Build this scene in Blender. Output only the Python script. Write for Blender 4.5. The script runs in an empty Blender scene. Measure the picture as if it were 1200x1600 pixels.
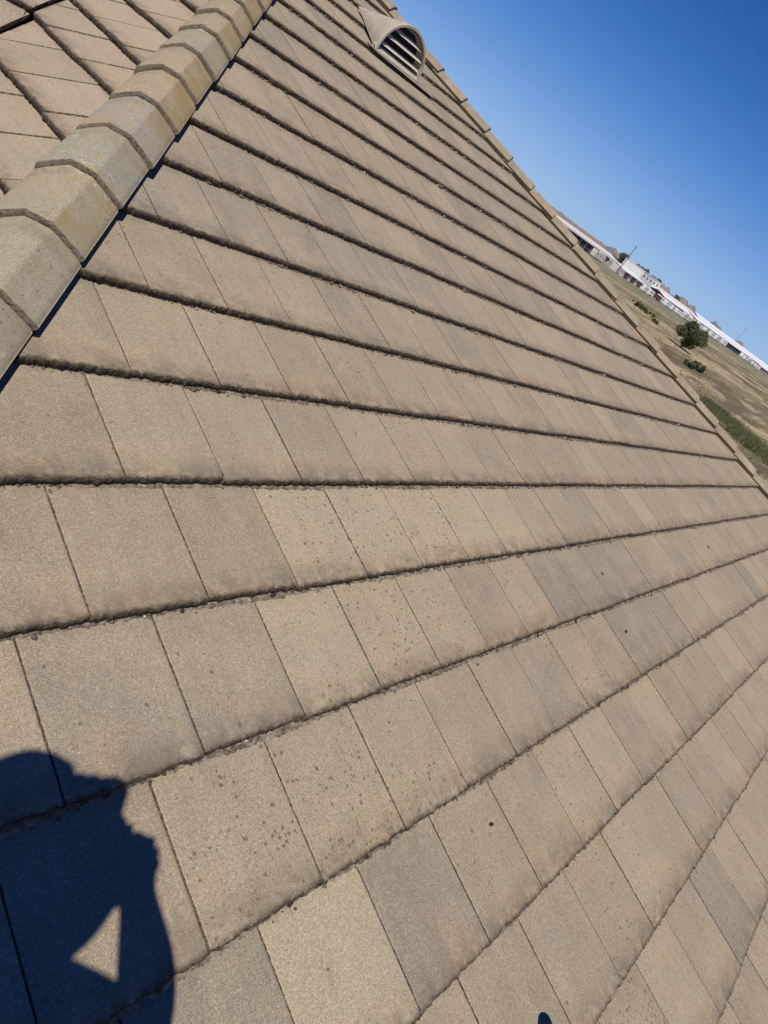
import bpy, bmesh, math, random
import numpy as np
from mathutils import Vector, Matrix

# ------------------------------------------------------------------ frames
G = 0.3389                                  # gauge of the tile courses
CP, SP = 0.95770, 0.28777                   # roof pitch 16.7 degrees
ORG = Vector((0, 0, 5.946))                 # a point of the main roof slope
M_ROOF = Matrix(((1, 0, 0, ORG.x), (0, CP, -SP, ORG.y), (0, SP, CP, ORG.z), (0, 0, 0, 1)))
def rw(u, v, n=0.0): return M_ROOF @ Vector((u, v, n))

# ------------------------------------------------------------------ camera, sky, sun, exposure
sc = bpy.context.scene
CAMR = np.array([[0.62177391, -0.39715921, 0.67502723], [-0.02697242, -0.8722345, -0.48834359], [0.7827322, 0.28543218, -0.553045]])
CAMP = np.array([-0.92957321, -0.79813233, 1.34045372]); FPX = 1081.31
M3 = np.array([[1, 0, 0], [0, CP, -SP], [0, SP, CP]])
cam_d = bpy.data.cameras.new('camera'); cam = bpy.data.objects.new('camera', cam_d); sc.collection.objects.link(cam)
right, down, fwd = (M3 @ CAMR[0]), (M3 @ CAMR[1]), (M3 @ CAMR[2])
cw = rw(*CAMP)
mw = Matrix.Identity(4)
for i in range(3):
    mw[i][0] = right[i]; mw[i][1] = -down[i]; mw[i][2] = -fwd[i]; mw[i][3] = cw[i]
cam.matrix_world = mw
cam_d.sensor_fit = 'VERTICAL'; cam_d.sensor_height = 36; cam_d.sensor_width = 27; cam_d.lens = FPX / 1600 * 36
cam_d.clip_start = 0.02; cam_d.clip_end = 12000
sc.camera = cam

SUN = Vector((-0.4663, -0.2845, 0.8376)).normalized()
w = bpy.data.worlds.new('World'); sc.world = w; w.use_nodes = True
nt = w.node_tree; nt.nodes.clear()
sky = nt.nodes.new('ShaderNodeTexSky'); sky.sky_type = 'NISHITA'; sky.sun_disc = False
sky.sun_elevation = math.asin(SUN.z); sky.sun_rotation = math.atan2(SUN.x, SUN.y)
sky.altitude = 100; sky.air_density = 0.6; sky.dust_density = 0.0; sky.ozone_density = 3.0
bg = nt.nodes.new('ShaderNodeBackground'); bg.inputs['Strength'].default_value = 0.1
wo = nt.nodes.new('ShaderNodeOutputWorld')
# the same sky with the deeper blue of a very clear dry day: a power curve per channel
sp_ = nt.nodes.new('ShaderNodeSeparateColor'); cb_ = nt.nodes.new('ShaderNodeCombineColor'); nt.links.new(sky.outputs[0], sp_.inputs[0])
for ch_, (gm_, sl_, c0_) in enumerate(((2.4, 0.213, 2.76), (1.8, 0.437, 1.51), (1.5, 0.405, 0.85))):
    n0_ = None
    for op_, val_ in (('MULTIPLY', 0.1), ('MAXIMUM', 0.02), ('POWER', -gm_), ('MULTIPLY', sl_), ('ADD', c0_), ('POWER', -1.0), ('MULTIPLY', 10.0)):
        m_ = nt.nodes.new('ShaderNodeMath'); m_.operation = op_; m_.inputs[1].default_value = val_
        nt.links.new(n0_ if n0_ is not None else sp_.outputs[ch_], m_.inputs[0]); n0_ = m_.outputs[0]
    nt.links.new(n0_, cb_.inputs[ch_])
nt.links.new(cb_.outputs[0], bg.inputs[0]); nt.links.new(bg.outputs[0], wo.inputs[0])
sun_d = bpy.data.lights.new('sun', 'SUN'); sun_d.energy = 5.0; sun_d.angle = math.radians(0.53); sun_d.color = (1.0, 0.95, 0.87)
sun = bpy.data.objects.new('sun', sun_d); sc.collection.objects.link(sun)
sun.rotation_euler = SUN.to_track_quat('Z', 'Y').to_euler(); sun.location = (0, 0, 60)
sc.view_settings.view_transform = 'Standard'; sc.view_settings.look = 'None'
sc.view_settings.exposure = 0.0; sc.view_settings.gamma = 1.0; sc.view_settings.use_curve_mapping = False

# ------------------------------------------------------------------ helpers
rng = random.Random(7)
nrg = np.random.default_rng(11)
col = sc.collection
def tag(o, label=None, cat=None, group=None, kind=None):
    if label: o['label'] = label
    if cat: o['category'] = cat
    if group: o['group'] = group
    if kind: o['kind'] = kind
    return o
def link(name, me, parent=None, mat=None, mtx=None):
    o = bpy.data.objects.new(name, me); col.objects.link(o)
    if parent: o.parent = parent
    if mtx is not None: o.matrix_local = mtx
    if mat and me is not None and not me.materials: me.materials.append(mat)
    return o
def empty(name, loc=(0, 0, 0), rz=0.0, parent=None):
    o = bpy.data.objects.new(name, None); col.objects.link(o); o.location = loc; o.rotation_euler = (0, 0, rz)
    o.empty_display_size = 0.3
    if parent: o.parent = parent
    return o
def mesh(name, V, F, mat=None, smooth=False, mats=None, mi=None):
    me = bpy.data.meshes.new(name); me.from_pydata([tuple(map(float, p)) for p in V], [], [tuple(map(int, f)) for f in F])
    if mat: me.materials.append(mat)
    if mats:
        for m in mats: me.materials.append(m)
    if mi is not None: me.polygons.foreach_set('material_index', mi)
    if smooth: me.polygons.foreach_set('use_smooth', [True] * len(me.polygons))
    me.update(); return me
class MB:
    def __init__(s): s.V = []; s.F = []; s.I = []
    def quadbox(s, a, b, mi=0, M=None):
        (x0, y0, z0), (x1, y1, z1) = a, b
        P = [(x0, y0, z0), (x1, y0, z0), (x1, y1, z0), (x0, y1, z0), (x0, y0, z1), (x1, y0, z1), (x1, y1, z1), (x0, y1, z1)]
        if M: P = [tuple(M @ Vector(p)) for p in P]
        s.add(P, [(0, 3, 2, 1), (4, 5, 6, 7), (0, 1, 5, 4), (1, 2, 6, 5), (2, 3, 7, 6), (3, 0, 4, 7)], mi)
    def add(s, P, F, mi=0):
        n = len(s.V); s.V += [tuple(p) for p in P]; s.F += [tuple(i + n for i in f) for f in F]; s.I += [mi] * len(F)
    def tube(s, a, b, r0, r1=None, seg=8, mi=0, caps=True):
        a = Vector(a); b = Vector(b); r1 = r0 if r1 is None else r1
        d = (b - a).normalized(); t = d.orthogonal().normalized(); q = d.cross(t)
        P = []
        for c_, r in ((a, r0), (b, r1)):
            for k in range(seg):
                an = 2 * math.pi * k / seg; P.append(c_ + r * (math.cos(an) * t + math.sin(an) * q))
        F = [(k, (k + 1) % seg, seg + (k + 1) % seg, seg + k) for k in range(seg)]
        if caps: F += [tuple(range(seg))[::-1], tuple(range(seg, 2 * seg))]
        s.add(P, F, mi)
    def build(s, name, mat=None, parent=None, smooth=False, mats=None, mtx=None):
        me = mesh(name, s.V, s.F, mat, smooth, mats, s.I if mats else None)
        return link(name, me, parent, None, mtx)

# ------------------------------------------------------------------ materials
class NB:
    def __init__(s, name):
        s.m = bpy.data.materials.new(name); s.m.use_nodes = True; s.t = s.m.node_tree; s.t.nodes.clear()
        s.out = s.n('ShaderNodeOutputMaterial'); s.b = s.n('ShaderNodeBsdfPrincipled'); s.l(s.b.outputs[0], s.out.inputs[0])
    def n(s, t, **k):
        x = s.t.nodes.new(t)
        for a, b in k.items(): setattr(x, a, b)
        return x
    def l(s, a, b): s.t.links.new(a, b)
    def inp(s, sock, v):
        if isinstance(v, bpy.types.NodeSocket): s.l(v, sock)
        elif v is not None:
            if isinstance(v, (tuple, list)) and len(v) == 3 and len(sock.default_value) == 4: v = (*v, 1)
            sock.default_value = v
    def noise(s, vec, scale, detail=3, rough=0.55, dist=0.0, col=False):
        x = s.n('ShaderNodeTexNoise'); s.inp(x.inputs['Vector'], vec); x.inputs['Scale'].default_value = scale
        x.inputs['Detail'].default_value = detail; x.inputs['Roughness'].default_value = rough; x.inputs['Distortion'].default_value = dist
        return x.outputs['Color' if col else 'Fac']
    def vor(s, vec, scale, rnd=1.0):
        x = s.n('ShaderNodeTexVoronoi'); s.inp(x.inputs['Vector'], vec); x.inputs['Scale'].default_value = scale; x.inputs['Randomness'].default_value = rnd
        return x
    def map(s, v, a, b, c=0.0, d=1.0, smooth=False):
        x = s.n('ShaderNodeMapRange'); x.interpolation_type = 'SMOOTHSTEP' if smooth else 'LINEAR'
        s.inp(x.inputs[0], v); x.inputs[1].default_value = a; x.inputs[2].default_value = b; x.inputs[3].default_value = c; x.inputs[4].default_value = d
        return x.outputs[0]
    def math(s, op, a, b=None, clamp=False):
        x = s.n('ShaderNodeMath', operation=op, use_clamp=clamp); s.inp(x.inputs[0], a)
        if b is not None: s.inp(x.inputs[1], b)
        return x.outputs[0]
    def mix(s, f, a, b, mode='MIX'):
        x = s.n('ShaderNodeMix', data_type='RGBA', blend_type=mode); s.inp(x.inputs[0], f); s.inp(x.inputs[6], a); s.inp(x.inputs[7], b)
        return x.outputs[2]
    def attr(s, name, fac=False):
        x = s.n('ShaderNodeAttribute', attribute_name=name); return x.outputs['Fac' if fac else 'Color']
    def scale(s, vec, sx, sy, sz):
        x = s.n('ShaderNodeMapping'); s.inp(x.inputs[0], vec); x.inputs['Scale'].default_value = (sx, sy, sz); return x.outputs[0]
    def pos(s): return s.n('ShaderNodeNewGeometry').outputs['Position']
    def obj(s): return s.n('ShaderNodeTexCoord').outputs['Object']
    def bump(s, h, dist, strength=1.0, prev=None):
        x = s.n('ShaderNodeBump'); s.inp(x.inputs['Height'], h); x.inputs['Distance'].default_value = dist; x.inputs['Strength'].default_value = strength
        if prev is not None: s.l(prev, x.inputs['Normal'])
        return x.outputs[0]
    def done(s, colr, rough=0.9, normal=None, spec=0.3, metal=0.0):
        s.inp(s.b.inputs['Base Color'], colr); s.inp(s.b.inputs['Roughness'], rough)
        s.b.inputs['Specular IOR Level'].default_value = spec; s.b.inputs['Metallic'].default_value = metal
        if normal is not None: s.l(normal, s.b.inputs['Normal'])
        return s.m

def tile_material(name, cap=False):
    k = NB(name); P = k.pos()
    tint = k.attr('tint'); aux = k.n('ShaderNodeSeparateColor'); k.l(k.attr('aux'), aux.inputs[0])
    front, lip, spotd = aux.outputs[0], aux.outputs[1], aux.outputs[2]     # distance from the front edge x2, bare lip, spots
    # concrete body: broad patches, grains of sand
    broad = k.noise(P, 2.6, 4, 0.6)
    c = k.mix(k.map(broad, 0.35, 0.7), k.mix(1.0, tint, (0.880, 0.878, 0.842), 'MULTIPLY'), k.mix(1.0, tint, (0.985, 0.955, 0.850), 'MULTIPLY'))
    c = k.mix(k.map(k.noise(P, 5.2, 4, 0.62), 0.46, 0.66, 0.0, 0.7), c, k.mix(1.0, c, (0.86, 0.87, 0.90), 'MULTIPLY'))
    c = k.mix(k.map(k.noise(P, 3.3, 4, 0.65), 0.52, 0.66, 0.0, 0.6), c, (0.315, 0.262, 0.185))
    stn = k.noise(k.scale(P, 26, 3.5, 3.5), 1.0, 4, 0.65)
    c = k.mix(k.map(stn, 0.54, 0.72, 0.0, 0.5), c, k.mix(1.0, c, (0.80, 0.79, 0.77), 'MULTIPLY'))
    pinkn = k.noise(P, 5.5, 3, 0.6)
    pink = k.math('MULTIPLY', k.map(pinkn, 0.48, 0.62), k.map(front, 0.0, 0.30, 1.0, 0.15))
    c = k.mix(k.math('MULTIPLY', pink, 0.50), c, (0.42, 0.275, 0.175))
    c = k.mix(k.map(k.noise(k.scale(P, 9, 2.2, 2.2), 1.6, 3, 0.6), 0.45, 0.75, 0, 0.35), c, (0.335, 0.285, 0.19) if cap else (0.355, 0.295, 0.205))
    grain = k.noise(P, 520, 2, 0.8)
    grain2 = k.noise(P, 150, 2, 0.7)
    c = k.mix(1.0, c, k.mix(k.map(grain, 0.33, 0.67), (0.50, 0.49, 0.48), (1.54, 1.52, 1.49)), 'MULTIPLY')
    c = k.mix(1.0, c, k.mix(k.map(grain2, 0.35, 0.65), (0.86, 0.86, 0.86), (1.14, 1.14, 1.14)), 'MULTIPLY')
    # pale sand grains
    vg = k.vor(P, 260); c = k.mix(k.math('MULTIPLY', k.map(vg.outputs['Distance'], 0.22, 0.12), k.map(k.noise(P, 90, 1), 0.55, 0.62)), c, (0.72, 0.68, 0.60))
    # dirt film along the front edge
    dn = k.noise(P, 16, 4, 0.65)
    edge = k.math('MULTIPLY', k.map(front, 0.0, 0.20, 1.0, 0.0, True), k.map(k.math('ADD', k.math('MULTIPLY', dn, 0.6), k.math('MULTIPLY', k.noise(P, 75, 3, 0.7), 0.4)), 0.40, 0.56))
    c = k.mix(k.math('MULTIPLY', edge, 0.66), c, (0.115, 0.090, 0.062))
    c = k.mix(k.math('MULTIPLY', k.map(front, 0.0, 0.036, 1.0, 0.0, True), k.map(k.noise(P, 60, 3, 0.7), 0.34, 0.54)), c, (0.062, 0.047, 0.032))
    back = k.math('MULTIPLY', k.map(front, 0.60, 0.69, 0.0, 1.0, True), k.map(dn, 0.38, 0.64))  # soft shade below the next lip, painted in together with dirt
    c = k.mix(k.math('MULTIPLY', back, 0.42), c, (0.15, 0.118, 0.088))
    # lichen spots
    wv = k.n('ShaderNodeVectorMath', operation='MULTIPLY_ADD'); k.l(k.noise(P, 85, 3, 0.6, col=True), wv.inputs[0]); wv.inputs[1].default_value = (0.014, 0.014, 0.014); k.l(P, wv.inputs[2])
    v1 = k.vor(wv.outputs[0], 62); v2 = k.vor(wv.outputs[0], 120)
    spotd = k.math('MULTIPLY', spotd, k.map(k.noise(P, 1.7, 2), 0.35, 0.6, 0.45, 1.3))
    cs = k.n('ShaderNodeSeparateColor'); k.l(v1.outputs['Color'], cs.inputs[0])
    rad = k.map(cs.outputs[1], 0, 1, 0.10, 0.36)
    sp1 = k.math('MULTIPLY', k.math('LESS_THAN', cs.outputs[0], k.math('MULTIPLY', spotd, 0.55)), k.map(k.math('SUBTRACT', rad, v1.outputs['Distance']), -0.02, 0.09))
    cs2 = k.n('ShaderNodeSeparateColor'); k.l(v2.outputs['Color'], cs2.inputs[0])
    sp2 = k.math('MULTIPLY', k.math('LESS_THAN', cs2.outputs[0], k.math('MULTIPLY', spotd, 0.22)), k.map(v2.outputs['Distance'], 0.30, 0.16))
    sp = k.math('MULTIPLY', k.math('MAXIMUM', sp1, sp2), k.map(k.noise(P, 7, 2), 0.36, 0.48))
    c = k.mix(k.math('MULTIPLY', sp, 0.85), c, (0.112, 0.096, 0.066))
    if cap:
        mo = k.noise(P, 9, 4, 0.65)
        c = k.mix(k.math('MULTIPLY', k.map(k.noise(P, 24, 4, 0.7), 0.50, 0.62, 0, 0.6), k.map(k.noise(P, 2.3, 2), 0.42, 0.58)), c, (0.33, 0.245, 0.095))
        c = k.mix(k.math('MULTIPLY', k.map(mo, 0.44, 0.56), k.map(spotd, 0.3, 0.9, 0.0, 0.85)), c, (0.262, 0.190, 0.080))
        wn = k.noise(k.scale(P, 1, 1, 1), 55, 3, 0.7)
        c = k.mix(k.math('MULTIPLY', k.map(wn, 0.56, 0.64), k.map(k.noise(P, 3.1, 1), 0.60, 0.66, 0, 0.7)), c, (0.46, 0.44, 0.40))
    # bare broken lip: weathered aggregate, its grazing-sun shade painted into the dark colours
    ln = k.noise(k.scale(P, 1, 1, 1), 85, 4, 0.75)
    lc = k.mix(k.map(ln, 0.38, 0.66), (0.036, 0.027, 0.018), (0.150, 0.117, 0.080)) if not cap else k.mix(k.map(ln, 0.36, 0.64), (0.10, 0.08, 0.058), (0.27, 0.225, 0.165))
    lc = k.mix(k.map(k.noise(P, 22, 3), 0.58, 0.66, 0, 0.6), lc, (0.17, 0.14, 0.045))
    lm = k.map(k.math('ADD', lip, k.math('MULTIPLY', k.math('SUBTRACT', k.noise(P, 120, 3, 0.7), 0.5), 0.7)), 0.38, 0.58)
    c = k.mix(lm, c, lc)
    h = k.math('ADD', k.math('MULTIPLY', grain, 0.5), k.math('MULTIPLY', grain2, 0.5))
    b1 = k.bump(h, 0.0022, 0.75)
    b2 = k.bump(k.math('MULTIPLY', ln, lm), 0.009, 1.0, b1)
    return k.done(c, 0.92, b2, 0.25)

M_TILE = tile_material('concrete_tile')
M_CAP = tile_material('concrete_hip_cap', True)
def plain(name, c, rough=0.7, var=0.12, sc_=3.0, bump=0.0, bsc=40, metal=0.0, spec=0.4):
    k = NB(name); P = k.obj(); n = k.noise(P, sc_, 4, 0.6)
    cc = k.mix(k.map(n, 0.3, 0.7), tuple(x * (1 - var) for x in c), tuple(min(1, x * (1 + var)) for x in c))
    return k.done(cc, rough, k.bump(k.noise(P, bsc, 3), bump, 0.6) if bump else None, spec, metal)
M_FELT = plain('roofing_felt', (0.018, 0.016, 0.014), 0.95, 0.3)
M_MORTAR = plain('ridge_mortar', (0.10, 0.085, 0.065), 0.95, 0.4, 14, 0.006)
M_VENT = plain('painted_vent_metal', (0.385, 0.335, 0.260), 0.5, 0.14, 14, 0.0006, 30)
M_SLAT = plain('vent_slat_metal', (0.50, 0.44, 0.35), 0.5, 0.10, 9)
M_DARK = plain('vent_inside_shade', (0.012, 0.013, 0.018), 0.9, 0.2)
M_STUCCO = plain('house_stucco', (0.44, 0.38, 0.30), 0.9, 0.08, 2, 0.003)

# ------------------------------------------------------------------ tiles
TINTS = [((0.296, 0.248, 0.187), 6), ((0.312, 0.263, 0.198), 6), ((0.326, 0.274, 0.204), 2), ((0.282, 0.239, 0.183), 5), ((0.268, 0.232, 0.181), 3), ((0.322, 0.265, 0.199), 1)]
def pick_tint(r):
    s = r.random() * sum(w_ for _, w_ in TINTS)
    for c, w_ in TINTS:
        s -= w_
        if s <= 0: break
    j = 1 + r.uniform(-0.06, 0.06); return tuple(x * j for x in c)

def tile_arrays(u0, u1, vk, vn, clip, r, fine, T=0.029, tint=None, spots=None, jz=0.0015, jv=0.002, gap=0.0016, roll=0.0):
    """one tile in the frame of its face; x across, y up the slope, z out. Returns V, F, tint, aux."""
    gap += 0.00035 * min(3.0, math.hypot(u0 - CAMP[0], vk - CAMP[1]) / 2.5) if jv < 0.005 else 0
    nx = 64 if fine == 2 else (12 if fine == 1 else 5)
    L = vn - vk; dz = r.uniform(-jz, jz); dv = r.uniform(-jv, jv); yaw = r.uniform(-0.004, 0.004)
    ex = 0.0022
    xs = [0.0, ex] + [ex + (u1 - u0 - 2 * gap - 2 * ex) * i / (nx - 1) for i in range(1, nx - 1)] + [u1 - u0 - 2 * gap - ex, u1 - u0 - 2 * gap]
    ys = [(0.006, -T, 1), (-0.0005, -T * 0.66, 1), (0.0, -T * 0.30, 1), (0.0012, -0.0032, 0.75), (0.0055, -0.0004, 0.12), (0.02, 0, 0), (0.07, 0, 0), (0.17, 0, 0), (0.27, 0, 0), (L, 0, 0), (L + 0.055, 0, 0)]
    ny = len(ys); tint = tint or pick_tint(r)
    if spots is None: spots = max(0.0, r.uniform(-0.35, 1.0))
    ph = [r.uniform(0, 6.28) for _ in range(6)]
    chips = [(r.uniform(0, u1 - u0), r.uniform(0.004, 0.014), r.uniform(0.002, 0.007)) for _ in range(r.choice((0, 0, 1, 2, 3)))]
    V = []; A = []
    w0 = u1 - u0
    for i, x in enumerate(xs):
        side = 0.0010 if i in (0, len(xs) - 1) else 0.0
        rag = 0.0012 * math.sin(x * 61 + ph[0]) + 0.0010 * math.sin(x * 173 + ph[1]) + 0.0009 * r.uniform(-1, 1)
        cz = 0.0
        for cx_, cw_, cd_ in chips:
            if abs(x - cx_) < cw_: cz += cd_ * (1 - abs(x - cx_) / cw_)
        for j, (y, z, lp) in enumerate(ys):
            k_ = 1.0 if j < 5 else (0.35 if j == 5 else 0.0)
            yy = y + (rag + (cz if 1 < j < 6 else 0)) * k_ * (1.0 + (0.8 * r.uniform(-1, 1) if j < 3 else 0)) + ((r.uniform(-0.0030, 0.0016) if j else r.uniform(-0.007, 0.003)) if j < 3 and fine else 0) + dv + yaw * (x - w0 / 2)
            zz = T * (1 - (y / L)) + z + dz + roll * (x / w0 - 0.5) - (side if j > 2 else 0) - (cz * 0.6 if 2 < j < 5 else 0)
            if 2 < j < 6: zz += 0.0005 * math.sin(x * 90 + ph[2]) * k_
            uu = u0 + gap + x + 0.0005 * math.sin(y * 40 + ph[3]) * (1 if side else 0)
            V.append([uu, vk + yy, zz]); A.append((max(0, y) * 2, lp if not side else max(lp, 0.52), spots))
    V = np.array(V); lo, hi = clip
    um = lo(V[:, 1]) if lo else None; uM = hi(V[:, 1]) if hi else None
    if um is not None: V[:, 0] = np.maximum(V[:, 0], um)
    if uM is not None: V[:, 0] = np.minimum(V[:, 0], uM)
    n = len(xs); F = []
    for i in range(n - 1):
        for j in range(ny - 1):
            a = i * ny + j; b = a + ny
            X = V[[a, b, b + 1, a + 1]]
            if X[:, 0].max() - X[:, 0].min() < 1e-5: continue
            F.append((a, b, b + 1, a + 1))
    # side walls and underside
    base = len(V); Vb = []; Ab = []
    for i in (0, n - 1):
        for j in range(3, ny):
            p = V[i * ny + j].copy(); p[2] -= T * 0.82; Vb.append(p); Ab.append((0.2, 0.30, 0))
    Vb = np.array(Vb); V = np.vstack([V, Vb]); A += Ab; m = ny - 3
    for s_, i in enumerate((0, n - 1)):
        for j in range(3, ny - 1):
            a = i * ny + j; b = base + s_ * m + (j - 3)
            F.append((a, a + 1, b + 1, b) if s_ == 0 else (a, b, b + 1, a + 1))
    F.append((base, base + m - 1, base + 2 * m - 1, base + m))
    return V, F, np.array([tint] * len(V)), np.array(A)
def tile_mesh(name, V, F, T_, A_, mat):
    me = mesh(name, V, F, mat, True)
    for nm, arr in (('tint', T_), ('aux', A_)):
        at = me.attributes.new(nm, 'FLOAT_COLOR', 'POINT')
        at.data.foreach_set('color', np.hstack([arr, np.ones((len(arr), 1))]).astype(np.float32).ravel())
    return me

CI = np.linalg.inv(M3)
def project(pw):
    """world point to photo pixels (used only to decide how finely a tile is built)"""
    q = CAMR @ (CI @ (np.array(pw) - np.array(ORG)) - CAMP)
    if q[2] < 0.05: return None
    return q[0] / q[2] * FPX + 600, q[1] / q[2] * FPX + 800

house = empty('house', (0, 0, 0))
tag(house, 'house roof of flat tan and grey concrete tiles with rounded hip caps', 'house')

V_K = {-10: -10, -9: -9, -8: -8, -7: -7, -6: -6, -5: -5, -4: -4, -3: -3, -2: -2, -1: -1, 0: 0, 1: 1.0, 2: 2.0, 3: 3.04, 4: 4.08, 5: 5.13, 6: 6.24, 7: 7.38, 8: 8.5, 9: 9.68, 10: 10.85, 11: 11.93, 12: 13.05, 13: 14.2, 14: 15.3, 15: 16.3, 16: 17.3, 17: 18.3}
OFF = {0: 0.0, -1: -0.188, -2: -0.334, -3: -0.156, -4: -0.027, -5: 0.145, 1: 0.124, 2: 0.294}
def off_of(k):
    if k in OFF: return OFF[k]
    return (-0.02 if k % 2 == 0 else 0.128) + 0.02 * math.sin(k * 2.7)
HIP_U0, HIP_S = -0.42, 0.7245
RH_U0, RH_S = 7.77, -0.624
main_clip = (lambda v: HIP_U0 - 0.10 + HIP_S * v, lambda v: RH_U0 + 0.10 + RH_S * v)

# left slope: its own plane beyond the hip
a_ = math.radians(-3)
YL = Vector((math.sin(a_), math.cos(a_), 0)); XL = Vector((math.cos(a_), -math.sin(a_), 0))
UL = (XL + Vector((0, 0, 0.36))).normalized(); XS = -YL; NL = XS.cross(UL).normalized()
P0L = rw(-0.57, 0, -0.012)
def frame(x, y, n, o):
    m = Matrix.Identity(4)
    for i in range(3): m[i][0] = x[i]; m[i][1] = y[i]; m[i][2] = n[i]; m[i][3] = o[i]
    return m
M_LEFT = frame(XS, UL, NL, P0L)
hw = Vector((HIP_S, CP, SP)); slo = (hw @ YL) / (hw @ UL)
VAL_S0, VAL_W0, VAL_K = 2.45, 1.303, 1.143
left_clip = (lambda w_: -(VAL_S0 + (w_ - VAL_W0) * VAL_K) + 0.015, lambda w_: -(w_ * slo) - 0.01)
W_K = {-3: -0.72, -2: -0.37, -1: -0.02, 0: 0.33, 1: 0.66, 2: 0.975, 3: 1.315, 4: 1.59, 5: 1.925, 6: 2.31, 7: 2.66, 8: 3.0, 9: 3.34}
S_OFF = {1: 1.044, 2: 1.5, 3: 2.0, 0: 1.18}
# slope beyond the valley
vp0 = M_LEFT @ Vector((-VAL_S0, VAL_W0, 0.0)); vp1 = M_LEFT @ Vector((-(VAL_S0 + VAL_K), VAL_W0 + 1, 0.0)); dval = (vp1 - vp0).normalized()
Xv = Vector((1, 0, 0)); Yv = (dval - dval.dot(Xv) * Xv).normalized(); Nv = Xv.cross(Yv).normalized()
M_WING = frame(Xv, Yv, Nv, vp0 + Nv * 0.02)
vk_ = dval.dot(Xv) / dval.dot(Yv)
wing_clip = (None, lambda v: vk_ * v - 0.012)

slope_main = link('roof_slope', mesh('roof_slope', [(-2.75, -3.3, -0.034), (9.75, -3.3, -0.034), (4.05, 6.16, -0.034), (4.0, 6.16, -0.034)], [(0, 1, 2, 3)], M_FELT), house, mtx=M_ROOF)
s_h = lambda w_: -(w_ * slo)
slope_left = link('roof_slope', mesh('roof_slope', [(s_h(-1.0), -1.0, -0.034), (s_h(3.6), 3.6, -0.034), (left_clip[0](3.6), 3.6, -0.034), (left_clip[0](-1.0), -1.0, -0.034)], [(0, 1, 2, 3)], M_FELT), house, mtx=M_LEFT)
slope_wing = link('roof_slope', mesh('roof_slope', [(-3, -3, -0.034), (vk_ * -3, -3, -0.034), (vk_ * 2.6, 2.6, -0.034), (-3, 2.6, -0.034)], [(0, 1, 2, 3)], M_FELT), house, mtx=M_WING)
tag(slope_left, 'roof slope beyond the hip, laid with pinkish tan tiles')

cands = []
def collect(face, mtx, ks, offf, W, clip, kind):
    lo, hi = clip
    for k in sorted(ks):
        if k + 1 not in ks: continue
        va, vb = ks[k], ks[k + 1]; vm = np.array([va, vb])
        umin = -9.0 if lo is None else float(np.min(lo(vm))); umax = 9.0 if hi is None else float(np.max(hi(vm)))
        if kind == 'wing': umin = -2.2
        i0 = math.floor((umin - offf(k)) / W); i1 = math.ceil((umax - offf(k)) / W)
        for i in range(i0, i1):
            u0 = offf(k) + i * W; u1 = u0 + W
            if u1 < umin + 0.01 or u0 > umax - 0.01: continue
            cw_ = mtx @ Vector(((u0 + u1) / 2, (va + vb) / 2, 0)); d = (cw_ - cw).length
            vis = False
            for a in (u0, (u0 + u1) / 2, u1):
                for b in (va, (va + vb) / 2, vb):
                    aa = a if lo is None else max(a, float(lo(b))); aa = aa if hi is None else min(aa, float(hi(b)))
                    p = project(mtx @ Vector((aa, b, 0)))
                    if p and -15 < p[0] < 1215 and -15 < p[1] < 1615: vis = True
            cands.append((0 if vis else 1, d, face, u0, u1, va, vb, k, i, kind, clip))
collect(slope_main, M_ROOF, {k: v * G for k, v in V_K.items()}, off_of, 0.30, main_clip, 'main')
SK = {k: v for k, v in W_K.items()}
def s_off(k):
    if k in S_OFF: return -S_OFF[k]
    return -(1.18 if k % 2 == 0 else 1.34) - 0.01 * k
collect(slope_left, M_LEFT, SK, s_off, 0.322, left_clip, 'left')
collect(slope_wing, M_WING, {k: k * 0.34 for k in range(-4, 6)}, lambda k: -0.03 if k % 2 else -0.18, 0.32, wing_clip, 'wing')
cands.sort(key=lambda t: (t[0], t[1]))
rest = {}
LIGHT = (-4, 0)      # the clean pale tile low in the picture
GY, BR, WM, PL = (0.254, 0.222, 0.176), (0.284, 0.241, 0.183), (0.364, 0.308, 0.225), (0.318, 0.270, 0.203)
FIXED = {(-4, -1): GY, (-4, 1): GY, (-2, 0): (0.278, 0.24, 0.187), (-2, 1): (0.284, 0.243, 0.187), (-1, 0): (0.294, 0.246, 0.186), (-1, 1): BR, (-1, -1): BR, (0, 0): PL, (0, 1): PL, (0, -1): BR, (0, 2): BR, (0, 3): PL,
         (-1, 2): WM, (-1, 3): WM, (-1, 4): WM, (-1, 5): WM, (-1, 6): WM, (-2, 2): WM, (-2, 3): (0.352, 0.287, 0.208), (-2, 4): PL, (-3, 2): PL, (-3, 0): PL, (-3, 1): PL, (-2, -1): (0.335, 0.276, 0.206),
         (-2, 7): GY, (-2, 8): GY, (-2, 9): GY, (-3, 8): GY, (-3, 9): GY, (-3, 10): GY, (-4, 2): BR, (-4, 3): BR, (1, 0): PL, (1, 1): PL, (1, 2): BR, (1, 3): BR}
SPOT = {(-2, 2): 1.3, (-3, 0): 0.9, (-3, 1): 1.0, (-1, 2): 1.1, (-1, 3): 0.9, (-3, 2): 0.8, (-2, 3): 1.1, (-2, 0): 0.1, (-2, 1): 0.25, (-1, 0): 0.0, (-1, 1): 0.05, (0, 0): 0.05, (0, 1): 0.1, (-1, -1): 0.0, (0, 2): 0.15, (-4, 0): 0.05}
n_obj = 0
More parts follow.
